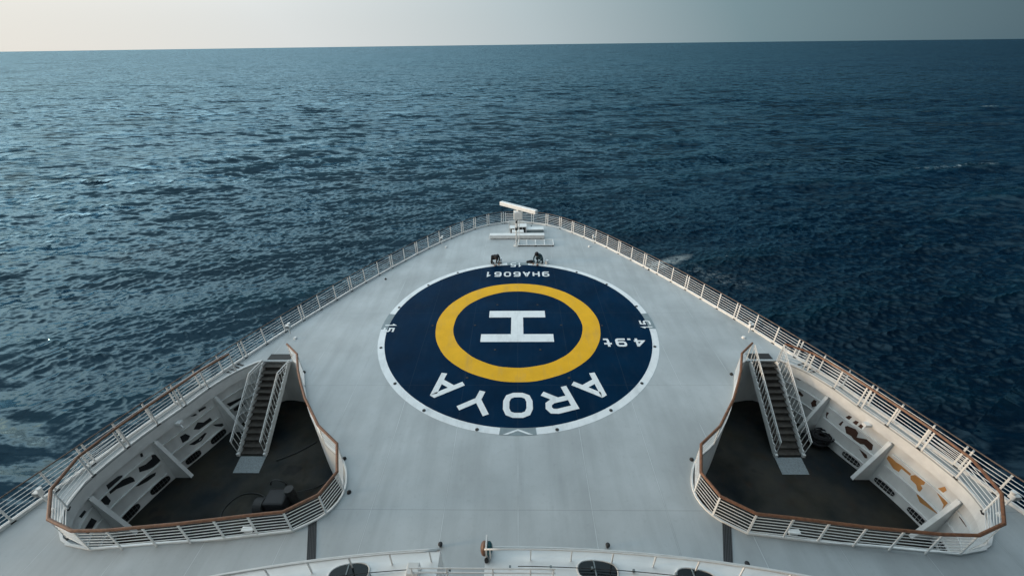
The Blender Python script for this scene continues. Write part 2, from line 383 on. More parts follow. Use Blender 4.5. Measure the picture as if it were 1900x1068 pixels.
    deep = mixc(t, math_(t, 'MULTIPLY', ramp(t, cr, .3, 2.4), .6), deep, (0.001, 0.018, 0.028))
    # rare small whitecaps on the highest crests
    fo = math_(t, 'MULTIPLY', ramp(t, cr, 1.9, 2.5), ramp(t, noise(t, P_, .9, 6, .75).outputs[0], .50, .60))
    fo = math_(t, 'MULTIPLY', fo, ramp(t, noise(t, P_, .03, 2).outputs[0], .55, .63))
    # foam thrown off by the bow wave, and a fainter drifting patch
    sp = N(t, 'ShaderNodeSeparateXYZ'); t.links.new(P_, sp.inputs[0])
    def patch(cx, cy, ax, rx_, ry_, thr):
        dx = math_(t, 'SUBTRACT', sp.outputs[0], cx); dy = math_(t, 'SUBTRACT', sp.outputs[1], cy); ca, sa = math.cos(ax), math.sin(ax)
        u = math_(t, 'DIVIDE', math_(t, 'ADD', math_(t, 'MULTIPLY', dx, ca), math_(t, 'MULTIPLY', dy, sa)), rx_)
        v = math_(t, 'DIVIDE', math_(t, 'SUBTRACT', math_(t, 'MULTIPLY', dy, ca), math_(t, 'MULTIPLY', dx, sa)), ry_)
        d2 = math_(t, 'ADD', math_(t, 'MULTIPLY', u, u), math_(t, 'MULTIPLY', v, v))
        return math_(t, 'MULTIPLY', ramp(t, math_(t, 'SUBTRACT', 1.0, d2), 0, 1), ramp(t, noise(t, P_, .8, 7, .75, (1, 1.6, 1)).outputs[0], thr, thr + .14))
    fo = math_(t, 'MAXIMUM', fo, math_(t, 'MULTIPLY', patch(25, 64, .5, 8, 1.8, .40), .9))
    fo = math_(t, 'MAXIMUM', fo, math_(t, 'MULTIPLY', patch(32, 60, -.5, 9, 2.5, .50), .5))
    fo = math_(t, 'MAXIMUM', fo, math_(t, 'MULTIPLY', patch(-70, 70, .2, 10, 5, .46), .35))
    col = mixc(t, math_(t, 'MULTIPLY', fo, .7), deep, (.35, .42, .44))
    t.links.new(col, b.inputs['Base Color'])
    # water = dark body colour + sky reflection; the reflection is capped at grazing angles, where wave faces hide one another
    dif = N(t, 'ShaderNodeBsdfDiffuse'); t.links.new(col, dif.inputs['Color']); t.links.new(nm.outputs[0], dif.inputs['Normal'])
    glo = N(t, 'ShaderNodeBsdfGlossy'); glo.inputs['Roughness'].default_value = .13; glo.inputs['Color'].default_value = (.52, .83, 1, 1); t.links.new(nm.outputs[0], glo.inputs['Normal'])
    fr = N(t, 'ShaderNodeFresnel'); fr.inputs['IOR'].default_value = 1.33; t.links.new(nm.outputs[0], fr.inputs['Normal'])
    fac = math_(t, 'MULTIPLY', math_(t, 'MINIMUM', fr.outputs[0], .50), math_(t, 'SUBTRACT', 1.0, fo))
    mx = N(t, 'ShaderNodeMixShader'); t.links.new(fac, mx.inputs[0]); t.links.new(dif.outputs[0], mx.inputs[1]); t.links.new(glo.outputs[0], mx.inputs[2])
    t.links.new(mx.outputs[0], t.nodes['Material Output'].inputs['Surface']); t.nodes.remove(b)
    me.materials.append(m)
    return o
make_sea()

# ------------------------------------------------------------------ hull, foredeck, mooring decks
EDGE = mir(EDGE_R)[::-1] + [(0, 33.7)] + EDGE_R
fill2d('foredeck', [EDGE, OPENING, mir(OPENING)[::-1]], -.06, 0, DECK, kind='structure')
def hull():
    # loft: deck outline down to a narrower waterline, raked stem
    prof = [(0, -.065), (.0, -3.4), (.30, -6), (.75, -10), (.92, -16), (1.0, -21.5)]
    vs = []; fs = []
    n = len(EDGE)
    for f, z in prof:
        for x, y in EDGE:
            yy = max(y, -26)
            flare = 1 - f * (.22 + .38 * max(0, min(1, (y - 0) / 33)))
            vs.append((x * flare, y - f * 5.5 * max(0, min(1, y / 33.7)), z))
    for k in range(len(prof) - 1):
        for i in range(n - 1):
            a = k * n + i; fs.append((a, a + 1, a + n + 1, a + n))
    o = MB().add(vs, fs).build('hull', HULLM, smooth=True)
    tag(o, kind='structure'); return o
hull()

PATCH = { -1: [  # port side: (y, z) outlines measured on the inner wall, colour
    ('k',[(10.66,-.67),(10.73,-.71),(10.7,-.88),(10.62,-.84)]),
    ('k',[(10.39,-1.16),(10.62,-1.27),(10.87,-1.25),(10.91,-1.08),(11.02,-1.19),(11.05,-1.6),(10.96,-1.63),(10.75,-1.64),(10.56,-1.55),(10.33,-1.38)]),
    ('k',[(9.36,-.78),(9.77,-.83),(9.89,-.93),(9.80,-1.1),(10.04,-1.23),(10.09,-1.4),(10.07,-1.57),(9.51,-1.25),(9.29,-1.22),(9.34,-.94)]),
    ('k',[(8.98,-1.08),(9.19,-1.12),(9.19,-1.47),(9.06,-1.54),(8.98,-1.38)]),
    ('k',[(9.98,-1.79),(10.22,-1.78),(10.55,-1.85),(10.73,-1.94),(10.65,-2.05),(10.36,-2.01),(10.08,-1.89)]),
    ('k',[(12.45,-1.36),(12.7,-1.18),(12.89,-1.40),(13.19,-1.42),(13.22,-1.62),(12.83,-1.59),(12.62,-1.56)]),
    ('k',[(11.95,-1.23),(12.15,-1.27),(12.25,-1.54),(12.12,-1.64),(11.92,-1.60)]),
    ('k',[(12.05,-1.89),(12.4,-1.94),(12.74,-1.92),(12.8,-2.01),(12.49,-2.16),(12.21,-2.09)]),
    ('k',[(13.15,-1.85),(13.41,-2.09),(13.5,-2.15),(13.5,-2.30),(13.41,-2.29),(13.22,-2.05)]),
    ('k',[(12.94,-.67),(13.24,-.73),(13.24,-.84),(12.93,-.79)]),('k',[(12.58,-.68),(12.78,-.72),(12.84,-.84),(12.71,-.8)]),
    ('k',[(8.18,-.79),(8.43,-.82),(8.45,-.94),(8.21,-.94)]),('k',[(7.95,-1.3),(8.43,-1.3),(8.5,-1.6),(8.0,-1.6)]),
    ('k',[(13.96,-1.35),(14.47,-1.5),(14.68,-1.48),(14.65,-1.62),(14.29,-1.62),(14.03,-1.60)]),('k',[(14.1,-1.85),(14.4,-1.8),(14.6,-1.95),(14.3,-2.1),(14.1,-2.0)]),
  ], 1: [
    ('b',[(13.49,-1.35),(13.4,-1.31),(13.41,-1.59),(13.3,-1.63),(13.42,-1.64),(13.47,-1.5)]),
    ('b',[(12.9,-1.48),(12.84,-1.22),(12.79,-1.21),(12.81,-1.5)]),
    ('b',[(12.81,-.95),(12.74,-.75),(12.62,-.71),(12.66,-.94)]),('b',[(12.52,-.94),(12.46,-.75),(12.35,-.72),(12.37,-.94)]),('b',[(12.31,-.94),(12.26,-.73),(12.16,-.72),(12.18,-.94)]),
    ('b',[(12.67,-1.37),(12.6,-1.25),(12.32,-1.13),(12.19,-1.21),(12.16,-1.46),(12.03,-1.35),(11.87,-1.22),(11.62,-1.26),(11.56,-1.52),(11.63,-1.61),(11.85,-1.54),(11.97,-1.64),(12.21,-1.64),(12.33,-1.58),(12.52,-1.62)]),
    ('b',[(11.93,-1.88),(11.62,-1.89),(11.54,-2.02),(11.61,-2.1)]),
    ('t',[(11.07,-1.4),(11.07,-1.22),(10.93,-1.22),(10.79,-1.25),(10.64,-1.22),(10.25,-1.23),(10.25,-1.34),(10.56,-1.34),(10.56,-1.56),(10.75,-1.59)]),
    ('t',[(10.24,-1.32),(10.15,-1.15),(9.81,-1.1),(9.79,-1.23),(9.86,-1.34),(9.76,-1.41),(9.76,-1.62),(9.83,-1.64),(9.96,-1.48),(10.17,-1.46)]),
    ('t',[(9.8,-1.82),(9.69,-1.75),(9.01,-1.75),(9.01,-1.82),(9.37,-1.94),(9.58,-2.0)]),
    ('t',[(9.45,-.93),(9.34,-.66),(9.24,-.73),(9.27,-.92)]),
    ('t',[(9.39,-1.12),(9.27,-1.05),(9.0,-1.05),(9.0,-1.3),(9.0,-1.5),(9.05,-1.31),(9.18,-1.24)]),
    ('b',[(14.7,-1.27),(14.64,-1.19),(14.46,-1.3),(14.49,-1.42),(14.66,-1.38)]),
    ('b',[(14.13,-1.44),(14.08,-1.17),(13.97,-1.17),(13.97,-1.28),(13.9,-1.4),(13.97,-1.53),(14.03,-1.61)]),
    ('b',[(14.93,-.60),(14.81,-.56),(14.72,-.58),(14.8,-.64)]),('b',[(8.51,-1.08),(8.51,-1.15),(8.16,-1.15),(8.16,-1.06)]),
  ]}
WINS = {-1: [(9.38, .36), (10.60, .38), (11.97, .30), (13.12, .36)], 1: [(11.95, .36), (10.64, .40), (9.38, .38), (13.15, .34), (8.1, .34)]}
_ly = [p[1] for p in LIPC]; _lx = [p[0] for p in LIPC]
def wx(y, off=.12): return float(np.interp(y, _ly, _lx)) + off

def well(sx, side):
    M = (lambda pts: [(sx * p[0],) + tuple(p[1:]) for p in pts])
    # floor sheet (slightly larger than the opening)
    fl = [(15.8, 6.0), (15.8, 10.5), (15.1, 12.3), (14.6, 13.7), (13.9, 15.0), (13.2, 15.7), (9, 15.7), (5.4, 11), (5.4, 6.0)]
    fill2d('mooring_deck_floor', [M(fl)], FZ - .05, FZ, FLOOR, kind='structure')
    root = thing('mooring_recess', 'white inner bulwark with frames and oval windows round the %s sunken mooring deck' % side, 'bulwark', (sx * 15, 11, FZ))
    # outer wall: lofted strip, thick
    def strip(pts, z0, z1, th, outward=True):
        m = MB(); n = len(pts)
        nrm = []
        for i in range(n):
            a = Vector(pts[max(i-1, 0)]); b_ = Vector(pts[min(i+1, n-1)]); d = (b_ - a).normalized(); nn_ = Vector((d.y, -d.x))
            nrm.append(nn_)
        c = Vector((sum(p[0] for p in pts) / n, sum(p[1] for p in pts) / n))
        vs = []
        for p, q in zip(pts, nrm):
            p = Vector(p); o_ = p + q * th
            vs += [(p.x, p.y, z0), (p.x, p.y, z1), (o_.x, o_.y, z1), (o_.x, o_.y, z0)]
        fs = []
        for i in range(n - 1):
            a = 4 * i
            for k in range(4): fs.append((a + k, a + (k + 1) % 4, a + 4 + (k + 1) % 4, a + 4 + k))
        fs += [(0, 1, 2, 3), (4*n-4, 4*n-3, 4*n-2, 4*n-1)]
        return m.add(vs, fs)
    lipw = [(14.0, 6.86)] + LIPC
    outw = [(wx(y), y) for y in np.linspace(7.05, 15.5, 40)]
    outw = [(14.2, 6.6)] + outw + [(12.2, 15.75)]
    sgn = 1
    strip(M(outw), FZ, -.07, .05 * sx).build('outer_wall', WALLW, root)
    strip(M(lipw), -.52, -.062, .05 * sx).build('coaming_band', WHITE, root, smooth=False)
    strip(M(lipw), .0005, .05, .07 * sx).build('deck_lip', WHITE, root)
    # inner walls below the deck
    inn = [(12.2, 15.75), (11.0, 15.52)] + [(x, y) for x, y in INNERC] + [(14.1, 6.80)]
    strip(M([(x - .02 if x < 10 else x, y) for x, y in inn]), FZ, -.062, .05 * sx).build('inner_wall', WALLW, root)
    st = MB()
    strip(M(INNERC + [(14.1, 6.86)]), .0005, .07, .06 * sx).build('inner_lip', WHITE, root)
    # stiffeners, web frames
    WY = [8.72, 11.15, 13.62]
    for z, hh in ((-1.02, .05), (-1.70, .05), (-2.36, .05)):
        for (a, b_) in ((7.5, 8.66), (8.80, 10.98), (11.24, 13.48), (13.75, 15.2)):
            m = MB(); ys = np.linspace(a, b_, 9)
            pts = [(wx(y, .115), y) for y in ys]
            vs = []
            for x, y in pts: vs += [(sx*x, y, z-.018), (sx*x, y, z+.018), (sx*(x-.075), y-.01, z+.018), (sx*(x-.075), y-.01, z-.018)]
            fs = []
            for i in range(len(pts)-1):
                for k in range(4): fs.append((4*i+k, 4*i+(k+1)%4, 4*i+4+(k+1)%4, 4*i+4+k))
            fs += [(0,1,2,3), (len(vs)-4, len(vs)-3, len(vs)-2, len(vs)-1)]
            m.add(vs, fs); 
            m.beam((sx*(pts[0][0]-.13), pts[0][1], z-.03), (sx*(pts[-1][0]-.13), pts[-1][1], z-.03), .02, .08) if False else None
            m.build('stiffener', WALLW, root)
    for y in WY:
        x = wx(y, .115); m = MB()
        # plate
        poly = [(x, -.53), (x - .14, -.53), (x - .72, FZ + .06), (x - .60, FZ + .005), (x, FZ + .005)]
        vs = [(sx*p[0], y - .015, p[1]) for p in poly] + [(sx*p[0], y + .015, p[1]) for p in poly]; n = 5
        m.add(vs, [tuple(range(n)), tuple(range(n, 2*n))[::-1]] + [(i, (i+1) % n, n+(i+1) % n, n+i) for i in range(n)])
        wf = m.build('web_frame', WHITE, root)
        MB().beam((sx*(x-.15), y, -.55), (sx*(x-.74), y, FZ+.07), .035, .15, (0, 1, 0)).build('flange', WHITE, wf)
        MB().cyl(sx*(x-.70), y, FZ, FZ+.07, .07, 10).build('foot', DARK, wf)
    # windows
    for (yc, hw) in WINS[sx]:
        zc = -2.63; hh = .175
        def oval(k, n=20):
            o_ = []
            for i in range(n):
                a = 2*math.pi*i/n; ca, sa = math.cos(a), math.sin(a)
                o_.append((yc + hw*k*math.copysign(abs(ca)**.75, ca), zc + hh*k*math.copysign(abs(sa)**.6, sa)))
            return o_
        ang = None
        def plate(poly, d0, d1):
            vs = [(sx*(wx(y, .12) - d0), y, z) for y, z in poly] + [(sx*(wx(y, .12) - d1), y, z) for y, z in poly]; n = len(poly)
            return MB().add(vs, [tuple(range(n)), tuple(range(n, 2*n))[::-1]] + [(i, (i+1) % n, n+(i+1) % n, n+i) for i in range(n)])
        wn = plate(oval(1.0), -.003, .006).build('window', OPEN, root)
        fr = MB(); pts = [(sx*(wx(y, .12)-.012), y, z) for y, z in oval(1.0)]; fr.tube(pts, .014, 6, closed=True); fr.build('frame', DARK if sx < 0 else WALLW, wn)
        gr = MB()
        for k in range(-2, 3):
            y = yc + k*hw*.34; gr.beam((sx*(wx(y)-.02), y, zc-hh*.9), (sx*(wx(y)-.02), y, zc+hh*.9), .007, .007)
        gr.beam((sx*(wx(yc-hw*.95)-.026), yc-hw*.95, zc), (sx*(wx(yc+hw*.95)-.026), yc+hw*.95, zc), .007, .007)
        gr.build('grille', GALV if sx < 0 else WHITE, wn)
    for kcol, poly in PATCH[sx]:
        mm = {'k': BLKP, 'b': BROWN, 't': TAN}[kcol]
        cu = bpy.data.curves.new('p', 'CURVE'); cu.dimensions = '2D'; cu.fill_mode = 'BOTH'
        s = cu.splines.new('POLY'); s.points.add(len(poly)-1); s.use_cyclic_u = True
        for i, p in enumerate(poly): s.points[i].co = (p[0], p[1], 0, 1)
        tmp = bpy.data.objects.new('tmp', cu); COL.objects.link(tmp)
        me = bpy.data.meshes.new_from_object(tmp.evaluated_get(bpy.context.evaluated_depsgraph_get())); bpy.data.objects.remove(tmp)
        vs = [(sx*(wx(v.co.x, .12)-.006), v.co.x, v.co.y) for v in me.vertices]
        fs = [tuple(p.vertices) for p in me.polygons]
        MB().add(vs, fs).build('paint_patch', mm, root)
    # small lamp bracket under the band
    yb = 12.0 if sx < 0 else 11.95
    x = wx(yb, 0) - .03
    MB().box(*sorted((sx*(x-.22), sx*x)), yb-.10, yb+.10, -.50, -.36).beam((sx*(x-.2), yb-.06, -.45), (sx*(x-.36), yb-.16, -.52), .03, .03).build('lamp_bracket', WHITE, root)
    return root
well(-1, 'left'); well(1, 'right')

# ------------------------------------------------------------------ railings
def railing(label, path, capr, posts=None, double=(), nbar=6, h=1.05, kerb=False, cap=WOOD, group=None, brk=DARK, flat=False, doubleall=False, feet=None):
    c = path[len(path)//2]
    root = thing('deck_railing', label, 'railing', (c[0], c[1], 0), group)
    P3 = [Vector((p[0], p[1], 0)) for p in path]
    m = MB()
    # wooden cap in straight lengths with fine joints
    for i in range(len(path)-1):
        a = Vector((*path[i], h)); b_ = Vector((*path[i+1], h)); d = (b_-a).normalized()
        m.tube([a - d*.01, b_ + d*.01], capr, 8)
    m.build('handrail', cap, root, smooth=False)
    for k in range(nbar):
        z = .12 + (h-.20-.12)*k/(nbar-1) + .02
        m = MB(); m.tube([(p[0], p[1], z) for p in path], .013, 6); m.build('rail_bar', WHITE, root, smooth=True)
    for i, p in enumerate(path):
        if posts is not None and i not in posts: continue
        d = (P3[min(i+1, len(path)-1)] - P3[max(i-1, 0)]).normalized()
        n_ = Vector((d.y, -d.x, 0))
        offs = (-.085, .085) if (i in double or doubleall) else (0,)
        for o_ in offs:
            q = P3[i] + d*o_
            pm = MB(); pm.beam((q.x, q.y, 0), (q.x, q.y, h-.03), .055, .03, n_)
            po = pm.build('post', WHITE, root)
        if i in (feet if feet is not None else range(999)): MB().beam(P3[i] - d*.07 + Vector((0,0,.02)), P3[i] + d*.07 + Vector((0,0,.02)), .085, .04).build('foot_bracket', brk, root)
    return root
# outer railings
PR = RAILR[:-1]
for sx, side in ((-1, 'left'), (1, 'right')):
    path = [(0.0, 33.55)] + PR if sx > 0 else mir(PR)
    pth = [(sx*p[0], p[1]) for p in PR]
    if sx > 0: pth = [(-pth[0][0] + .18, pth[0][1])] + pth
    off = 1 if sx > 0 else 0
    dbl = [i + off for i in (0, 1, 2, 3, 7, 9, 12, 15, 18, 21, 24, 27)]
    railing('long outer railing with wooden cap along the %s edge of the foredeck' % side, pth, .024, double=dbl + ([0] if sx > 0 else []), cap=WOODO)
# kerb
for sx, side in ((-1, 'left'), (1, 'right')):
    pts = [(sx*p[0], p[1]) for p in catmull([(0.03, 33.55)] + PR, 3)]
    m = MB(); n = len(pts); vs = []; fs = []
    for i, p in enumerate(pts):
        a = Vector(pts[max(i-1, 0)]); b_ = Vector(pts[min(i+1, n-1)]); d = (b_-a).normalized(); q = Vector((d.y, -d.x)) * (-sx)
        if q.x*sx < 0 and abs(p[0]) > .5: q = -q
        if abs(p[0]) <= .5: q = Vector((0, 1))
        p = Vector(p); i_ = p - q*.02; o_ = p + q*.09
        vs += [(i_.x, i_.y, .001), (i_.x, i_.y, .11), (o_.x, o_.y, .11), (o_.x, o_.y, .001)]
    for i in range(n-1):
        for k in range(4): fs.append((4*i+k, 4*i+(k+1)%4, 4*i+4+(k+1)%4, 4*i+4+k))
    o = MB().add(vs, fs).build('edge_kerb', WHITE)
    tag(o, 'low white steel kerb under the railing on the %s deck edge' % side, 'kerb')
# rails around the wells
WR = [(12.55,15.42),(13.42,14.74),(14.02,13.6),(14.38,12.53),(14.75,11.52),(15.1,10.42),(15.37,9.2),(15.12,7.97),(14.25,7.02),(13.2,6.68),(12.22,6.70),(11.22,6.80),(10.22,6.90),
      (9.22,7.03),(8.25,7.16),(7.2,7.28),(6.34,7.84),(6.05,8.66),(6.48,9.78),(7.5,10.6),(8.62,11.98),(9.22,12.9),(9.66,13.62),(10.22,14.74),(11.05,15.48)]
for sx, side in ((-1, 'left'), (1, 'right')):
    pth = [(sx*p[0], p[1]) for p in WR]
    if sx < 0: pth = pth[1:]
    railing('railing with thick brown handrail looped round the %s mooring recess' % side, pth, .05, double=[5, 3, 1] if sx > 0 else [4, 2], nbar=6, feet=range(1, 8))

# ------------------------------------------------------------------ stairs
def stairs(sx, side):
    root = thing('deck_stairs', 'steep dark stairs with white balustrades down into the %s mooring recess' % side, 'stairs', (sx*12.2, 12.3, FZ))
    n = 14; yt, yb = 15.42, 12.32
    def xc(f): return sx*(11.86 + f*.40)          # f = 0 top, 1 bottom
    W2 = .60
    for i in range(n):
        f = (i + .5)/n; z = -(i + .6)*(-FZ)/n*1.0 - .02; y = yt - (yt-yb)*f
        MB().box(xc(f)-W2+.03, xc(f)+W2-.03, y-.12, y+.13, z-.03, z).build('tread', TREAD, root)
    rp = MB()
    rp.add([(xc(0)-W2+.04, yt-.02, -.25), (xc(0)+W2-.04, yt-.02, -.25), (xc(1)+W2-.04, yb+.10, FZ+.02), (xc(1)-W2+.04, yb+.10, FZ+.02)], [(0, 1, 2, 3)])
    rp.build('backing_plate', TREAD, root)
    for s in (-1, 1):
        m = MB(); e = W2+.02
        a = Vector((xc(0)+s*e, yt+.02, -.06)); b_ = Vector((xc(1)+s*e, yb-.02, FZ+.02))
        m.beam(a, b_, .04, .24, (0, 0, 1))
        # saw-tooth upper edge
        for i in range(n):
            f = (i+.5)/n; p = a.lerp(b_, f); m.box(p.x-.02, p.x+.02, p.y-.09, p.y+.10, p.z+.05, p.z+.17)
        m.build('stringer', WHITE, root)
        MB().box(b_.x-.06, b_.x+.06, b_.y-.08, b_.y+.06, FZ, FZ+.16).build('foot', WHITE, root)
        hr = MB()
        out = .05*s
        bot = Vector((xc(1)+s*e+out, yb-.06, FZ+.98))
        top = Vector((xc(0)+s*e+out, yt+.04, .98)) if sx > 0 else Vector((xc(0)+s*e*1.0+out, yt+.02, .10))
        if sx > 0: pts = [bot, top]
        else: pts = [bot, Vector((xc(.30)+s*e+out, yt-(yt-yb)*.30, -.87+.98)), top]
        hr.tube(pts, .024, 8); 
        hr.tube([p - Vector((0, 0, .13)) for p in pts], .014, 6)
        hr.build('handrail', WHITE, root)
        bl = MB()
        nb = 17
        for k in range(nb+1):
            f = k/nb
            base = a.lerp(b_, f)
            # height on the handrail at the same y
            if sx > 0: q = top.lerp(bot, f)
            else:
                if f < .30: q = top.lerp(pts[1], f/.30)
                else: q = pts[1].lerp(bot, (f-.30)/.70)
            bl.beam((base.x, base.y, base.z+.1), q, .02, .02)
        bl.build('balusters', WHITE, root)
    return root
stairs(-1, 'left'); stairs(1, 'right')
for sx, side in ((-1, 'left'), (1, 'right')):
    x0, x1 = 11.58, 12.76
    o = MB().prism([(sx*x0, 12.22), (sx*x1, 12.22), (sx*(x1-.14), 11.37), (sx*(x0-.12), 11.37)][::sx], FZ+.003, FZ+.02).build('foot_pad', PAD)
    tag(o, 'pale grey rubber landing mat at the foot of the %s stairs' % side, 'mat')
    o = MB().box(*sorted((sx*11.25, sx*12.38)), 15.58, 15.98, .004, .02).build('anti_slip_mat', DARK)
    tag(o, 'dark anti-slip mat on the deck at the top of the %s stairs' % side, 'mat')
    root = thing('step_grating', 'small pale grating with dark stripes beside the %s stair head' % side, 'grating', (sx*13.55, 14.95, 0))
    for k in range(4):
        y = 14.62 + k*.17
        MB().beam((sx*(13.62-k*.10), y, .012), (sx*(14.0-k*.11), y+.12, .012), .09, .012).build('stripe', DARK, root)

# ------------------------------------------------------------------ helipad
CY = 18.47
hp = thing('helipad', 'round blue helicopter landing marking with white rim and yellow ring on the foredeck', 'helipad', (0, CY, 0))
fill2d('white_rim', [circ(0, CY, 7.44), circ(0, CY, 7.0)[::-1]], .002, .006, LETW, hp)
fill2d('blue_disc', [circ(0, CY, 7.10)], .004, .010, BLUE, hp)
def wob(r, ph): return [((r + .010*math.sin(a*7+ph) + .006*math.sin(a*17+ph))*math.cos(a), CY + (r + .010*math.sin(a*7+ph) + .006*math.sin(a*17+ph))*math.sin(a)) for a in [2*math.pi*i/220 for i in range(220)]]
fill2d('yellow_ring', [wob(4.48, 0), wob(3.52, 2)[::-1]], .008, .014, YELL, hp)
for a in (90, 270, 177.5, 2.5):
    hw = 5.75
    fill2d('grey_patch', [circ(0, CY, 7.46, 12, a-hw, a+hw) + circ(0, CY, 7.09, 12, a-hw, a+hw)[::-1]], .006, .012, GREY, hp)
m = MB(); m.add([(-.60,11.06,.016),(-.42,11.06,.016),(0,11.24,.016),(.42,11.06,.016),(.60,11.06,.016),(0,11.33,.016)], [(0,1,2,5),(2,3,4,5)]); m.build('chevron', LETW, hp)

rr = lambda x0, y0, x1, y1, c: [(x0+c, y0), (x1-c, y0), (x1-c*.3, y0+c*.3), (x1, y0+c), (x1, y1-c), (x1-c*.3, y1-c*.3), (x1-c, y1), (x0+c, y1), (x0+c*.3, y1-c*.3), (x0, y1-c), (x0, y0+c), (x0+c*.3, y0+c*.3)]
GL = {  # strokes: (points, closed)
 'A': [([(0,0),(.46,1),(.54,1),(1,0)],0), ([(.17,.30),(.83,.30)],0)],
 'R': [([(0,0),(0,1)],0), ([(.02,1),(.72,1),(.93,.93),(1,.76),(.93,.57),(.72,.48),(.1,.48)],0), ([(.5,.48),(.98,0)],0)],
 'O': [(rr(0,0,1,1,.32),1)], '0': [(rr(0,0,1,1,.3),1)],
 'Y': [([(0,1),(.5,.47),(1,1)],0), ([(.5,.5),(.5,0)],0)],
 'H': [([(0,0),(0,1)],0), ([(1,0),(1,1)],0), ([(0,.5),(1,.5)],0)],
 '9': [(rr(0,.42,1,1,.22),1), ([(1,.7),(1,.22),(.93,.07),(.78,0),(.08,0)],0)],
 '6': [(rr(0,0,1,.58,.22),1), ([(0,.3),(0,.78),(.07,.93),(.22,1),(.92,1)],0)],
 '1': [([(.25,.78),(.6,1),(.6,0)],0)],
 '5': [([(.95,1),(.08,1),(.03,.56),(.75,.6),(.93,.52),(1,.38),(1,.2),(.93,.06),(.75,0),(0,0)],0)],
 '4': [([(.72,0),(.72,1)],0), ([(.66,.98),(.02,.28),(1,.28)],0)],
 't': [([(.35,1),(.35,.18),(.45,0),(.9,0)],0), ([(0,.68),(.9,.68)],0)],
 '.': [([(.4,0),(.6,0)],0)],
}
def glyph(mb, ch, wd, ht, st, T, z):
    for si, (pts, closed) in enumerate(GL[ch]):
        P = [Vector((st/2 + p[0]*(wd-st), st/2 + p[1]*(ht-st))) for p in pts]; n = len(P); L = []; Rr = []
        ext = st/2
        if not closed:
            if ch == 'A' and si == 1 or ch in 'YH4R' and si > 0: e0 = 0
            else: e0 = ext
            P[0] = P[0] + (P[0]-P[1]).normalized()*e0; P[-1] = P[-1] + (P[-1]-P[-2]).normalized()*e0
        for i in range(n):
            a = P[i-1] if (i > 0 or closed) else None; b_ = P[(i+1) % n] if (i < n-1 or closed) else None
            d1 = (P[i]-a).normalized() if a is not None else None; d2 = (b_-P[i]).normalized() if b_ is not None else None
            if d1 is None: d1 = d2
            if d2 is None: d2 = d1
            n1 = Vector((-d1.y, d1.x)); n2 = Vector((-d2.y, d2.x)); mt = (n1+n2)
            if mt.length < 1e-4: mt = n1
            mt.normalize(); k = min(1/max(mt.dot(n1), .4), 2.2) * st/2
            L.append(P[i]+mt*k); Rr.append(P[i]-mt*k)
        vs = []
        for p in L+Rr:
            q = T @ Vector((p.x-wd/2, p.y-ht/2, 0)); vs.append((q.x, q.y, z + .0015*si))
        fs = [(i, (i+1) % n, n+(i+1) % n, n+i) for i in range(n if closed else n-1)]
        mb.add(vs, fs)
def TR(x, y, deg): return Matrix.Translation((x, y, 0)) @ Matrix.Rotation(R(deg), 4, 'Z')
Z0 = .018
m = MB(); glyph(m, 'H', 2.87, 3.83, .66, TR(-.03, 18.37, 90), Z0); m.build('landing_letter', LETW, hp)
# note: H stands sideways, legs run across the ship
for ch, a in zip('AROYA', (35.2, 17.3, 0, -17.3, -35.0)):
    m = MB(); r = 5.86; x = r*math.sin(R(a)); y = CY - r*math.cos(R(a))
    glyph(m, ch, 1.36 if ch != 'O' else 1.27, 1.42, .27, TR(x, y, 180+a), Z0); m.build('name_letter', LETW, hp)
for i, ch in enumerate('9HA6061'):
    m = MB(); glyph(m, ch, .48, .66, .12, TR(1.88 - i*.64, 24.21, 180), Z0); m.build('call_sign_character', LETW, hp)
for ch, x, wd in (('4', 6.25, .62), ('.', 5.78, .14), ('9', 5.32, .56), ('t', 4.62, .42)):
    m = MB()
    glyph(m, ch, wd if ch != '.' else .3, .66, .13, TR(x, 16.87, 180), Z0); m.build('weight_character', LETW, hp)
for x, y, d in ((-.1, 25.56, 180), (-7.0, 18.2, -90), (7.0, 18.42, 90)):
    for k, ch in enumerate('15'):
        off = (-.24 if k == 0 else .2)
        T = TR(x, y, d) @ Matrix.Translation((off, 0, 0))
        m = MB(); glyph(m, ch, .30 if ch == '1' else .40, .60, .10, T, Z0+.002); m.build('size_digit', LETW, hp)
DOTS = [(-1.64,11.30),(1.57,11.30),(3.91,12.31),(5.62,13.91),(6.95,16.53),(6.95,20.26),(5.69,22.82),(3.98,24.47),(1.4,25.5),(-1.5,25.5),(-4.05,24.46),(-5.74,22.80),(-6.98,20.21),(-6.99,16.48),(-5.61,13.90),(-3.97,12.30),
        (-1.2,20.45),(1.17,20.44),(-2.34,18.4),(2.38,18.4),(-1.15,16.3),(1.14,16.3),(-2.35,14.27),(2.36,14.26),(4.6,18.35),(-4.68,18.38)]
for i, (x, y) in enumerate(DOTS):
    MB().cyl(x, y, .005, .026, .075 if i < 16 else .06, 12).build('tie_down', DARK if i < 16 else BLKP, hp)

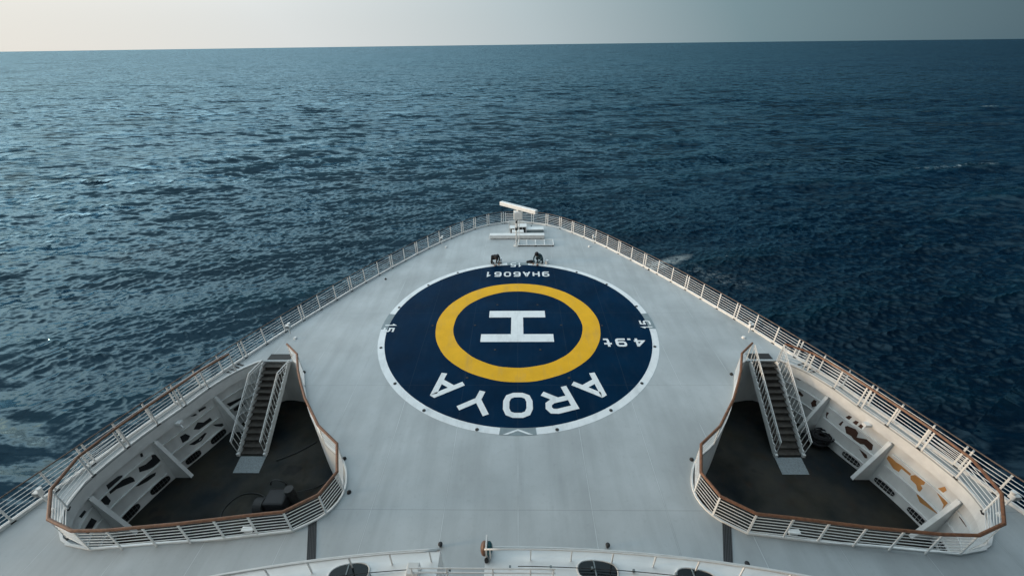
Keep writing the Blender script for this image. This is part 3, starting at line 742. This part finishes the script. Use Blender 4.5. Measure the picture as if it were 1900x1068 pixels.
# ------------------------------------------------------------------ bow equipment: radar
ra = thing('bow_radar', 'white radar scanner bar turning on a mast at the bow', 'radar', (-.08, 28.8, 0))
MB().cyl(-.08, 28.8, 0, 2.2, .055, 12).build('mast', WHITE, ra, smooth=True)
MB().box(-.16, -.02, 28.68, 28.72, .5, .56).box(-.30, .0, 28.62, 28.66, .12, .16).box(-.30, .0, 28.62, 28.66, .28, .32).build('rungs', WHITE, ra)
MB().cyl(-.08, 28.8, 0, .05, .22, 16).build('base_plate', WHITE, ra)
MB().tube([(-.08, 28.85, .02), (-.0, 30.0, .04), (.2, 31.2, .05)], .02, 6).build('cable', GREY, ra)
MB().box(-.17, .02, 28.7, 28.92, 1.28, 1.46).box(-.14, .0, 28.66, 28.95, 1.86, 2.02).build('cable_clamp', DARK, ra)
MB().cyl(.12, 29.0, .0, 2.1, .03, 8).build('stay', WHITE, ra)
MB().box(-.28, .40, 28.65, 29.2, 2.12, 2.72).build('gearbox', WHITE, ra, bevel=.05)
MB().cyl(.06, 28.92, 2.72, 2.84, .12, 14).build('turntable', WHITE, ra)
T = Matrix.Translation((.06, 28.92, 2.98)) @ Matrix.Rotation(R(-38), 4, 'Z')
m = MB(); m.box(-1.66, 1.66, -.16, .16, -.15, .15); m.v = [tuple(T @ Vector(v)) for v in m.v]; m.build('scanner', WHITE, ra, bevel=.05)

# long low white box with raised middle, rack, hatch, cabinets
o = thing('storage_bench', 'long low white box lying across the bow behind the radar mast', 'box', (0, 30.2, 0))
MB().box(-2.2, 2.12, 29.95, 30.42, .05, .34).build('lid', WHITE, o, bevel=.02)
MB().box(-.45, .5, 30.45, 30.9, .05, .42).build('raised_box', WHITE, o, bevel=.02)
for x in (-1.8, -.7, .35, .95, 1.85): MB().box(x-.08, x+.08, 30.0, 30.3, 0, .05).build('foot', DARK, o)
o = thing('folded_rack', 'flat white barred frame lying on deck just aft of the radar mast', 'frame', (1.4, 29.1, 0))
m = MB()
for y in (28.6, 29.58): m.beam((.05, y, .12), (2.76, y, .12), .05, .04)
for x in (.07, .72, 1.4, 2.07, 2.74): m.beam((x, 28.62, .125), (x, 29.56, .125), .06, .04)
m.build('frame', WHITE, o)
m = MB(); m.box(.1, 2.7, 28.65, 29.54, .085, .095); m.build('panel', DECK, o)
for x in (.1, 1.4, 2.7): MB().box(x-.05, x+.05, 28.58, 28.66, 0, .10).build('foot', DARK, o)
o = thing('deck_hatch', 'low white rectangular hatch cover to the right of the bow cabinets', 'hatch', (1.45, 31.6, 0))
MB().box(.78, 2.1, 31.25, 31.75, 0, .26).build('coaming', GREY, o); MB().box(.74, 2.14, 31.2, 31.8, .26, .30).build('cover', WHITE, o, bevel=.01)
MB().cyl(1.15, 32.15, 0, .28, .05, 10).build('vent_pipe', GREY, o)
def cabinet(label, x0, x1, y0, y1, h, dz):
    o = thing('equipment_cabinet', label, 'cabinet', ((x0+x1)/2, (y0+y1)/2, 0), 'open cabinets at the bow')
    m = MB(); m.box(x0, x0+.05, y0, y1, 0, h).box(x1-.05, x1, y0, y1, 0, h).box(x0+.05, x1-.05, y1-.05, y1, 0, h).box(x0-.02, x1+.02, y0-.02, y1+.02, h, h+.05)
    m.build('casing', WHITE, o); MB().box(x0+.06, x1-.06, y0+.12, y1-.06, 0, h-.03).build('interior', DARK, o)
    MB().box((x0+x1)/2-.02, (x0+x1)/2+.02, y0+.02, y0+.10, 0, h-.01).build('divider', WHITE, o)
cabinet('small open white cabinet left of the radar mast', -.62, -.22, 31.1, 31.7, .42, 0)
cabinet('wider open white cabinet with dark bays right of the radar mast', .06, .72, 31.2, 31.9, .5, 0)
o = thing('wind_screen', 'low white screen panel standing behind the small bow cabinet', 'panel', (-.2, 32.0, 0))
MB().box(-.68, .55, 32.0, 32.04, .1, .72).build('panel', WHITE, o); MB().box(-.72, -.66, 31.97, 32.07, 0, .8).build('post', WHITE, o)

# ------------------------------------------------------------------ rail mounted floodlights
for sx in (-1, 1):
    side = 'left' if sx < 0 else 'right'
    for (x, y, where) in ((5.78, 28.75, 'nearest the bow'), (12.1, 17.5, 'halfway along the deck'), (15.95, 8.15, 'near the wide end of the foredeck')):
        o = thing('deck_floodlight', 'small white floodlight clamped to the %s railing %s' % (side, where), 'lamp', (sx*x, y, .5), 'floodlights on the outer railings')
        MB().box(sx*x-.11, sx*x+.11, y-.10, y+.08, .52, .72).build('housing', WHITE, o, bevel=.03)
        MB().cyl(sx*x-sx*.08, y+.03, .73, .82, .07, 12).build('sensor', WHITE, o)
        MB().beam((sx*x, y, .15), (sx*x, y, .5), .04, .04).build('bracket', WHITE, o)
        MB().cyl(sx*(x-.35), y-.25, 0, .10, .10, 12, .07).build('junction_box', WHITE, o)
        MB().box(sx*x-.09, sx*x+.09, y-.113, y-.103, .54, .70).build('lens', GALV, o)
# small deck fittings
for (x, y, lab) in ((-10.13,14.65,'left recess rail, forward one'),(-9.72,13.69,'left recess rail, second from its forward tip'),(-6.5,9.94,'left recess rail near its inner bend'),(-5.85,8.6,'left recess rail at its inmost corner'),
                 (9.9,14.5,'right recess rail near its forward tip'),(6.42,9.94,'right recess rail near its inner bend'),
                 (-8.71,23.6,'left outer railing'),(8.9,24.75,'right outer railing')):
    o = MB().cyl(x, y, 0, .04, .075, 14).sphere((x, y, .05), .055).build('mooring_fitting', DARK, smooth=True)
    tag(o, 'small black capped fitting on deck beside the ' + lab, 'deck fitting', 'black deck fittings')
for (x, y, lab) in ((-6.42, 6.25, 'by the left drain strip'), (-2.39, 6.85, 'at the left end of the passage'), (2.74, 6.85, 'right of the searchlight'), (6.72, 6.35, 'by the right drain strip')):
    o = MB().cyl(x, y, 0, .10, .04, 12).sphere((x, y, .12), .072, sz=.8).build('mushroom_vent', DARK, smooth=True)
    tag(o, 'little dark mushroom vent before the curved screen ' + lab, 'vent', 'dark vents before the screen')
# drains
DRAINM = mat('drain_steel', (0.07, 0.075, 0.08), 0.6)
for sx, side in ((-1, 'left'), (1, 'right')):
    o = thing('drain_grate', 'dark slatted drain strip running aft from the %s recess' % side, 'drain', (sx*6.4, 7, 0))
    a = Vector((sx*6.68, 7.56, 0)); b_ = Vector((sx*6.06, 6.0, 0)); d = (b_-a).normalized(); nn = Vector((d.y, -d.x, 0))
    MB().beam(a+Vector((0,0,.004)), b_+Vector((0,0,.004)), .26, .006).build('channel', OPEN, o)
    for k in range(6):
        q = nn*(-.115+k*.046); MB().beam(a+q+Vector((0,0,.014)), b_+q+Vector((0,0,.014)), .014, .012).build('slat', DRAINM, o)
    o = MB().box(*sorted((sx*8.42, sx*8.78)), 7.2, 7.34, .08, .16).box(*sorted((sx*8.47, sx*8.73)), 7.22, 7.32, 0, .08).build('scupper_box', WHITE, bevel=.015)
    tag(o, 'small white box on deck against the %s recess railing' % side, 'box')

# ------------------------------------------------------------------ gear in the mooring decks
o = thing('winch', 'dark machine with a drum and looped handle in the left mooring recess', 'winch', (-9.9, 9.9, FZ))
MB().box(-10.2, -9.35, 9.55, 10.25, FZ+.08, FZ+.62).build('body', BLKP, o, bevel=.08)
MB().tube([(-10.55, 9.7, FZ+.32), (-10.2, 9.7, FZ+.32)], [.30, .30], 18).build('drum', DARK, o)
MB().tube([(-10.3+.35+.32*math.cos(a), 10.45, FZ+.55+.32*math.sin(a)) for a in np.linspace(0, math.pi, 10)], .03, 6).build('handle', DARK, o, smooth=True)
MB().cyl(-9.3, 10.1, FZ, FZ+.8, .18, 14).build('motor', DARK, o)
MB().box(-10.5, -9.2, 9.3, 9.5, FZ, FZ+.25).build('bed', BLKP, o)
m = MB(); m.tube(catmull([(-9.2, 10.2, FZ+.4), (-8.6, 10.7, FZ+.05), (-8.1, 11.2, FZ+.03), (-8.1, 12.1, FZ+.03), (-8.9, 12.6, FZ+.03)], 8), .022, 6)
tag(m.build('hose', DARK, smooth=True), 'black hose trailing forward from the winch across the dark floor', 'hose')
m = MB(); m.tube(catmull([(-10.3, 10.1, FZ+.05), (-11.0, 10.4, FZ+.03), (-11.7, 10.3, FZ+.03), (-12.0, 9.7, FZ+.03), (-11.7, 9.1, FZ+.03), (-11.0, 8.7, FZ+.03)], 8), .022, 6)
tag(m.build('power_cable', DARK, smooth=True), 'black cable looping aft from the winch in the left recess', 'cable')
m = MB()
for k in range(26):
    r = .20 + .20*random.random(); cx, cy_, cz = 14.0+random.uniform(-.12,.12), 13.0+random.uniform(-.12,.12), FZ+.07+k*.022
    tl = random.uniform(-.25,.25); t2 = random.uniform(-.25,.25)
    m.tube([(cx+r*1.1*math.cos(a), cy_+r*math.sin(a), cz+r*tl*math.cos(a)+r*t2*math.sin(a)) for a in [2*math.pi*i/16 for i in range(16)]], .035, 6, closed=True)
tag(m.build('rope_coil', BLACK, smooth=True), 'black heap of coiled mooring rope against the right recess wall', 'rope')
m = MB(); m.tube([(13.35, 13.25, FZ+.5), (13.9, 13.1, FZ+.45), (14.3, 12.9, FZ+.4)], .03, 6)
# welding cart lines under the stairs
m = MB(); m.tube(catmull([(-11.0, 12.0, FZ+.03), (-10.3, 12.4, FZ+.03), (-9.6, 13.0, FZ+.03)], 6), .03, 6)
tag(m.build('pipe', DARK, smooth=True), 'dark pipe lying on the floor beside the left stairs', 'pipe')

# ------------------------------------------------------------------ people
def skinned(name, joints, edges, m, parent=None, sub=2):
    me = bpy.data.meshes.new(name); me.from_pydata([j[:3] for j in joints], edges, []); me.update()
    o = bpy.data.objects.new(name, me); COL.objects.link(o); me.materials.append(m)
    sk = o.modifiers.new('skin', 'SKIN'); sk.use_smooth_shade = True
    sv = me.skin_vertices[0].data
    for i, j in enumerate(joints):
        r = j[3]; sv[i].radius = (r, r) if not isinstance(r, tuple) else r; sv[i].use_root = (i == 0)
    ss = o.modifiers.new('sub', 'SUBSURF'); ss.levels = sub; ss.render_levels = sub
    if parent: o.parent = parent; o.matrix_parent_inverse = parent.matrix_world.inverted()
    return o
def crouching(label, x, y, yaw, topm, legm, hairm, bend=0.0):
    root = thing('person', label, 'person', (0, 0, 0), 'crew painting the rim')
    J = [(0,-.05,.30,.15),(0,.06,.48,.15),(0,.22+bend*.4,.66-bend*.4,.17),(0,.30+bend*.9,.78-bend*.9,.10),(0,.36+bend*1.1,.84-bend*1.1,.06),     # pelvis..neck
         (.10,-.03,.28,.10),(.19,.26,.42,.075),(.17,.02,.09,.05),(.17,.16,.03,.04),
         (-.10,-.03,.28,.10),(-.19,.26,.42,.075),(-.17,.02,.09,.05),(-.17,.16,.03,.04),
         (.20,.28,.72,.065),(.26,.44,.46,.045),(.16,.60,.22,.035),
         (-.20,.28,.72,.065),(-.26,.46,.50,.045),(-.12,.60,.24,.035)]
    E = [(0,1),(1,2),(2,3),(3,4),(0,5),(5,6),(6,7),(7,8),(0,9),(9,10),(10,11),(11,12),(3,13),(13,14),(14,15),(3,16),(16,17),(17,18)]
    bd = skinned('body', J, E, topm, root, 2)
    hy_, hz_ = bend*1.25, -bend*1.3
    hd = MB().sphere((0,.43+hy_,.93+hz_), .105, sy=1.12, sz=1.2).build('head', SKIN, root, smooth=True)
    MB().sphere((0,.45+hy_,.985+hz_), .125, sy=1.1, sz=1.15, nv=9).build('hair', hairm, hd, smooth=True)
    for s in (-1, 1):
        m = MB(); hx, hy, hz = (.16, .60, .22) if s > 0 else (-.12, .60, .24)
        m.sphere((hx, hy+.05, hz-.03), .045, sy=1.2, sz=.5)
        for f in range(4): m.tube([(hx-.03+f*.02, hy+.08, hz-.03), (hx-.03+f*.02, hy+.12+.01*(f%3), hz-.06), (hx-.03+f*.02, hy+.13, hz-.09)], [.010,.009,.007], 6)
        m.tube([(hx-s*.035, hy+.03, hz-.03), (hx-s*.06, hy+.08, hz-.06)], [.011,.008], 6)
        m.build('hand', SKIN, root, smooth=True)
        MB().sphere((s*.17,.10,.045), .05, sx=.9, sy=2.4, sz=.8).build('shoe', BLACK, root, smooth=True)
    root.location = (x, y, 0); root.rotation_euler = (0, 0, yaw); root.scale = (1.12, 1.12, 1.05)
    return root
def skin_parent_fix(): pass
crouching('person in black clothes crouching at the left, bent over the helipad rim', -1.68, 25.95, R(200), BLACK, BLACK, BLACK, .18)
crouching('person in dark teal top crouching at the right of the helipad top', 1.62, 25.95, R(150), TEALC, BLACK, BLACK, .08)
o = thing('paint_bucket', 'white paint bucket standing right of the person in teal', 'bucket', (2.05, 25.75, 0))
MB().cyl(2.05, 25.75, 0, .28, .11, 16, .14).build('pail', WHITE, o, smooth=False); MB().tube([(2.05+.13*math.cos(a), 25.75, .28+.13*math.sin(a)) for a in np.linspace(0, math.pi, 9)], .008, 5).build('handle', GALV, o)
o = MB().sphere((.98, 25.9, .10), .16, sx=1.6, sz=.6).sphere((.72, 25.92, .07), .11, sz=.7).build('tool_bag', BLACK, smooth=True); tag(o, 'black soft tool bag on deck left of the person in teal', 'bag')
o = thing('paint_tin', 'pale grey tin beside the person in black', 'tin', (-1.38, 25.75, 0))
MB().cyl(-1.22, 25.85, .12, .40, .12, 14).build('can', LETW, o); MB().beam((-1.22, 25.85, 0), (-1.22, 25.85, .12), .2, .2).build('stand', BLKP, o)

# ------------------------------------------------------------------ superstructure front with curved screens
def arc_pts(x0, x1, n):
    out = []
    for i in range(n):
        x = x0 + (x1-x0)*i/(n-1); out.append((x, 5.80 - .0125*x*x - .0000*x**4))
    return out
def screen(label, x0, x1, posts, wins, side):
    root = thing('curved_screen', label, 'deckhouse', ((x0+x1)/2, 5.5, 0))
    pts = arc_pts(x0, x1, 40); n = len(pts)
    # body: top surface slopes up towards the bridge, vertical front and end face
    prof = [(0, .01, 0.0), (0, 1.92, 0.0), (.04, 2.0, 0), (-.0, 2.0, -.22), (0, 2.06, -.9), (0, 2.55, -3.0), (0, 3.2, -7.7), (0, .01, -7.7)]
    vs = []; fs = []; k = len(prof)
    for i, (x, y) in enumerate(pts):
        for a, z, dy in prof: vs.append((x + (0), y + dy, z))
    for i in range(n-1):
        for j in range(k-1): fs.append((i*k+j, i*k+j+1, (i+1)*k+j+1, (i+1)*k+j))
    fs += [tuple(range(k)), tuple((n-1)*k+j for j in range(k))]
    MB().add(vs, fs).build('shell', SCRW, root)
    zt = 2.0
    rl = [(x, y-.30, zt+.50) for x, y in pts]
    m = MB(); m.tube(rl, .022, 6); m.build('handrail', WHITE, root, smooth=True)
    m = MB(); m.tube([(x, y-.02, zt+.03) for x, y in pts], .03, 6); m.build('edge_trim', WHITE, root, smooth=True)
    m = MB(); m.tube([(x, y-.50, zt+.10) for x, y in pts[2:-2]], .010, 5); m.build('wire', DARK, root, smooth=True)
    for px in posts:
        y = 5.80 - .0125*px*px
        MB().beam((px, y-.30, zt), (px, y-.30, zt+.5), .03, .03).build('post', WHITE, root)
        MB().beam((px+.5, y-.50, zt), (px+.5, y-.50, zt+.11), .05, .05).build('wire_stud', GREY, root)
    for cx, cyw, rx_, ry, rot in wins:
        def zsurf(x, y):
            dy = y - (5.80 - .0125*x*x)
            return float(np.interp(-dy, [0, .22, .9, 3.0, 7.7], [2.0, 2.0, 2.06, 2.55, 3.2]))
        o_ = []
        for i in range(28):
            a = 2*math.pi*i/28; ca, sa = math.cos(a), math.sin(a)
            lx, ly = rx_*math.copysign(abs(ca)**.8, ca), ry*math.copysign(abs(sa)**.8, sa)
            X = cx + lx*math.cos(rot) - ly*math.sin(rot); Y = cyw + lx*math.sin(rot) + ly*math.cos(rot); o_.append((X, Y, zsurf(X, Y)+.012))
        wn = MB().add(o_ + [(cx, cyw, zsurf(cx, cyw)+.016)], [(i, (i+1) % 28, 28) for i in range(28)]).build('window', GLASS, root)
        MB().tube(o_, .022, 6, closed=True).build('frame', WHITE, wn, smooth=True)
        MB().beam((cx-.05, cyw-ry*.95, zsurf(cx-.05, cyw-ry)+.03), (cx+.05-.12, cyw+ry*.95, zsurf(cx, cyw+ry)+.03), .03, .02).build('mullion', GREY, wn)
    return root
screen('curved white screen with thin rail and dark oval window left of the passage', -15.5, -2.02, [-2.2-.98*i for i in range(12)], [(-4.2, 5.12, .50, .27, R(8)), (-6.7, 4.75, .50, .27, R(12))], 'left')
screen('curved white screen with thin rail and two dark oval windows right of the passage', -.84, 15.5, [-.7+1.02*i for i in range(15)], [(1.98, 5.24, .50, .25, R(-4)), (4.38, 5.06, .50, .25, R(-10)), (6.8, 4.75, .50, .25, R(-12))], 'right')
# low rail across the passage
o = thing('passage_railing', 'low white two-bar railing across the passage between the curved screens', 'railing', (-1.4, 5.0, 2.0))
for z in (2.38, 2.58): MB().tube([(-2.6, 5.02, z), (.9, 5.02, z)], .02, 6).build('rail_bar', WHITE, o)
for x in (-2.55, -1.7, -.6, .3, .85): MB().beam((x, 5.02, 2.05 if x < -2 or x > -.8 else 1.6), (x, 5.02, 2.58), .03, .03).build('post', WHITE, o)
MB().box(-2.0, -.86, 4.2, 5.0, 1.4, 1.6).build('walkway', WHITE, o)
# searchlight at the corner of the right screen
o = thing('searchlight', 'round searchlight with brown shell and teal lens at the corner of the right screen', 'searchlight', (-.78, 5.72, 2))
MB().sphere((-.86, 5.66, 2.22), .17, sx=.6, sy=1, sz=1.2).build('shell', BRASS, o, smooth=True)
MB().sphere((-.74, 5.66, 2.22), .165, sx=.6, sy=1, sz=1.15).build('lens', TLAMP, o, smooth=True)
MB().box(-.82, -.78, 5.5, 5.86, 2.0, 2.48).build('bracket', WHITE, o)
MB().cyl(-.80, 5.45, 2.0, 2.1, .05, 10).build('pivot', DARK, o)
o = MB().box(-2.72, -2.42, 5.0, 5.28, 2.0, 2.32).build('deck_cabinet', WHITE, bevel=.02); tag(o, 'small white box near the end of the left curved screen', 'cabinet')

# ship's bridge front behind the viewpoint, plus unseen overhang and wings added for shade
GREYW = mat('bridge_paint', (0.40, 0.42, 0.43), 0.5)
br = thing('bridge_with_added_shade', 'tall grey bridge front with dark window bands behind the foredeck, overhang and wings added for shade', 'superstructure', (0, -5, 0))
MB().box(-18.5, 18.5, -26, -2.2, -.05, 9.5).box(-19.5, 19.5, -26, -1.8, 9.5, 11.9).box(-19.5, 19.5, -26, 6.5, 15.2, 18).box(-18, 18, -26, 4, 18, 30).box(18.6, 25, -8, 4.6, 8.8, 11.6).box(-25, -18.6, -8, 4.6, 8.8, 11.6).box(19.6, 25, -8, 4.6, 15.2, 18).box(-25, -19.6, -8, 4.6, 15.2, 18).build('wall', GREYW, br)  # forward overhang and side wings are added out of view to shade the near deck
MB().box(-19.3, 19.3, -25.9, -2.0, 11.9, 15.2).build('window_band', GLASS, br)
m = MB()
for i in range(20): x = -19+i*2; m.box(x-.06, x+.06, -2.0, -1.85, 11.9, 15.2)
m.build('mullions', WHITE, br)
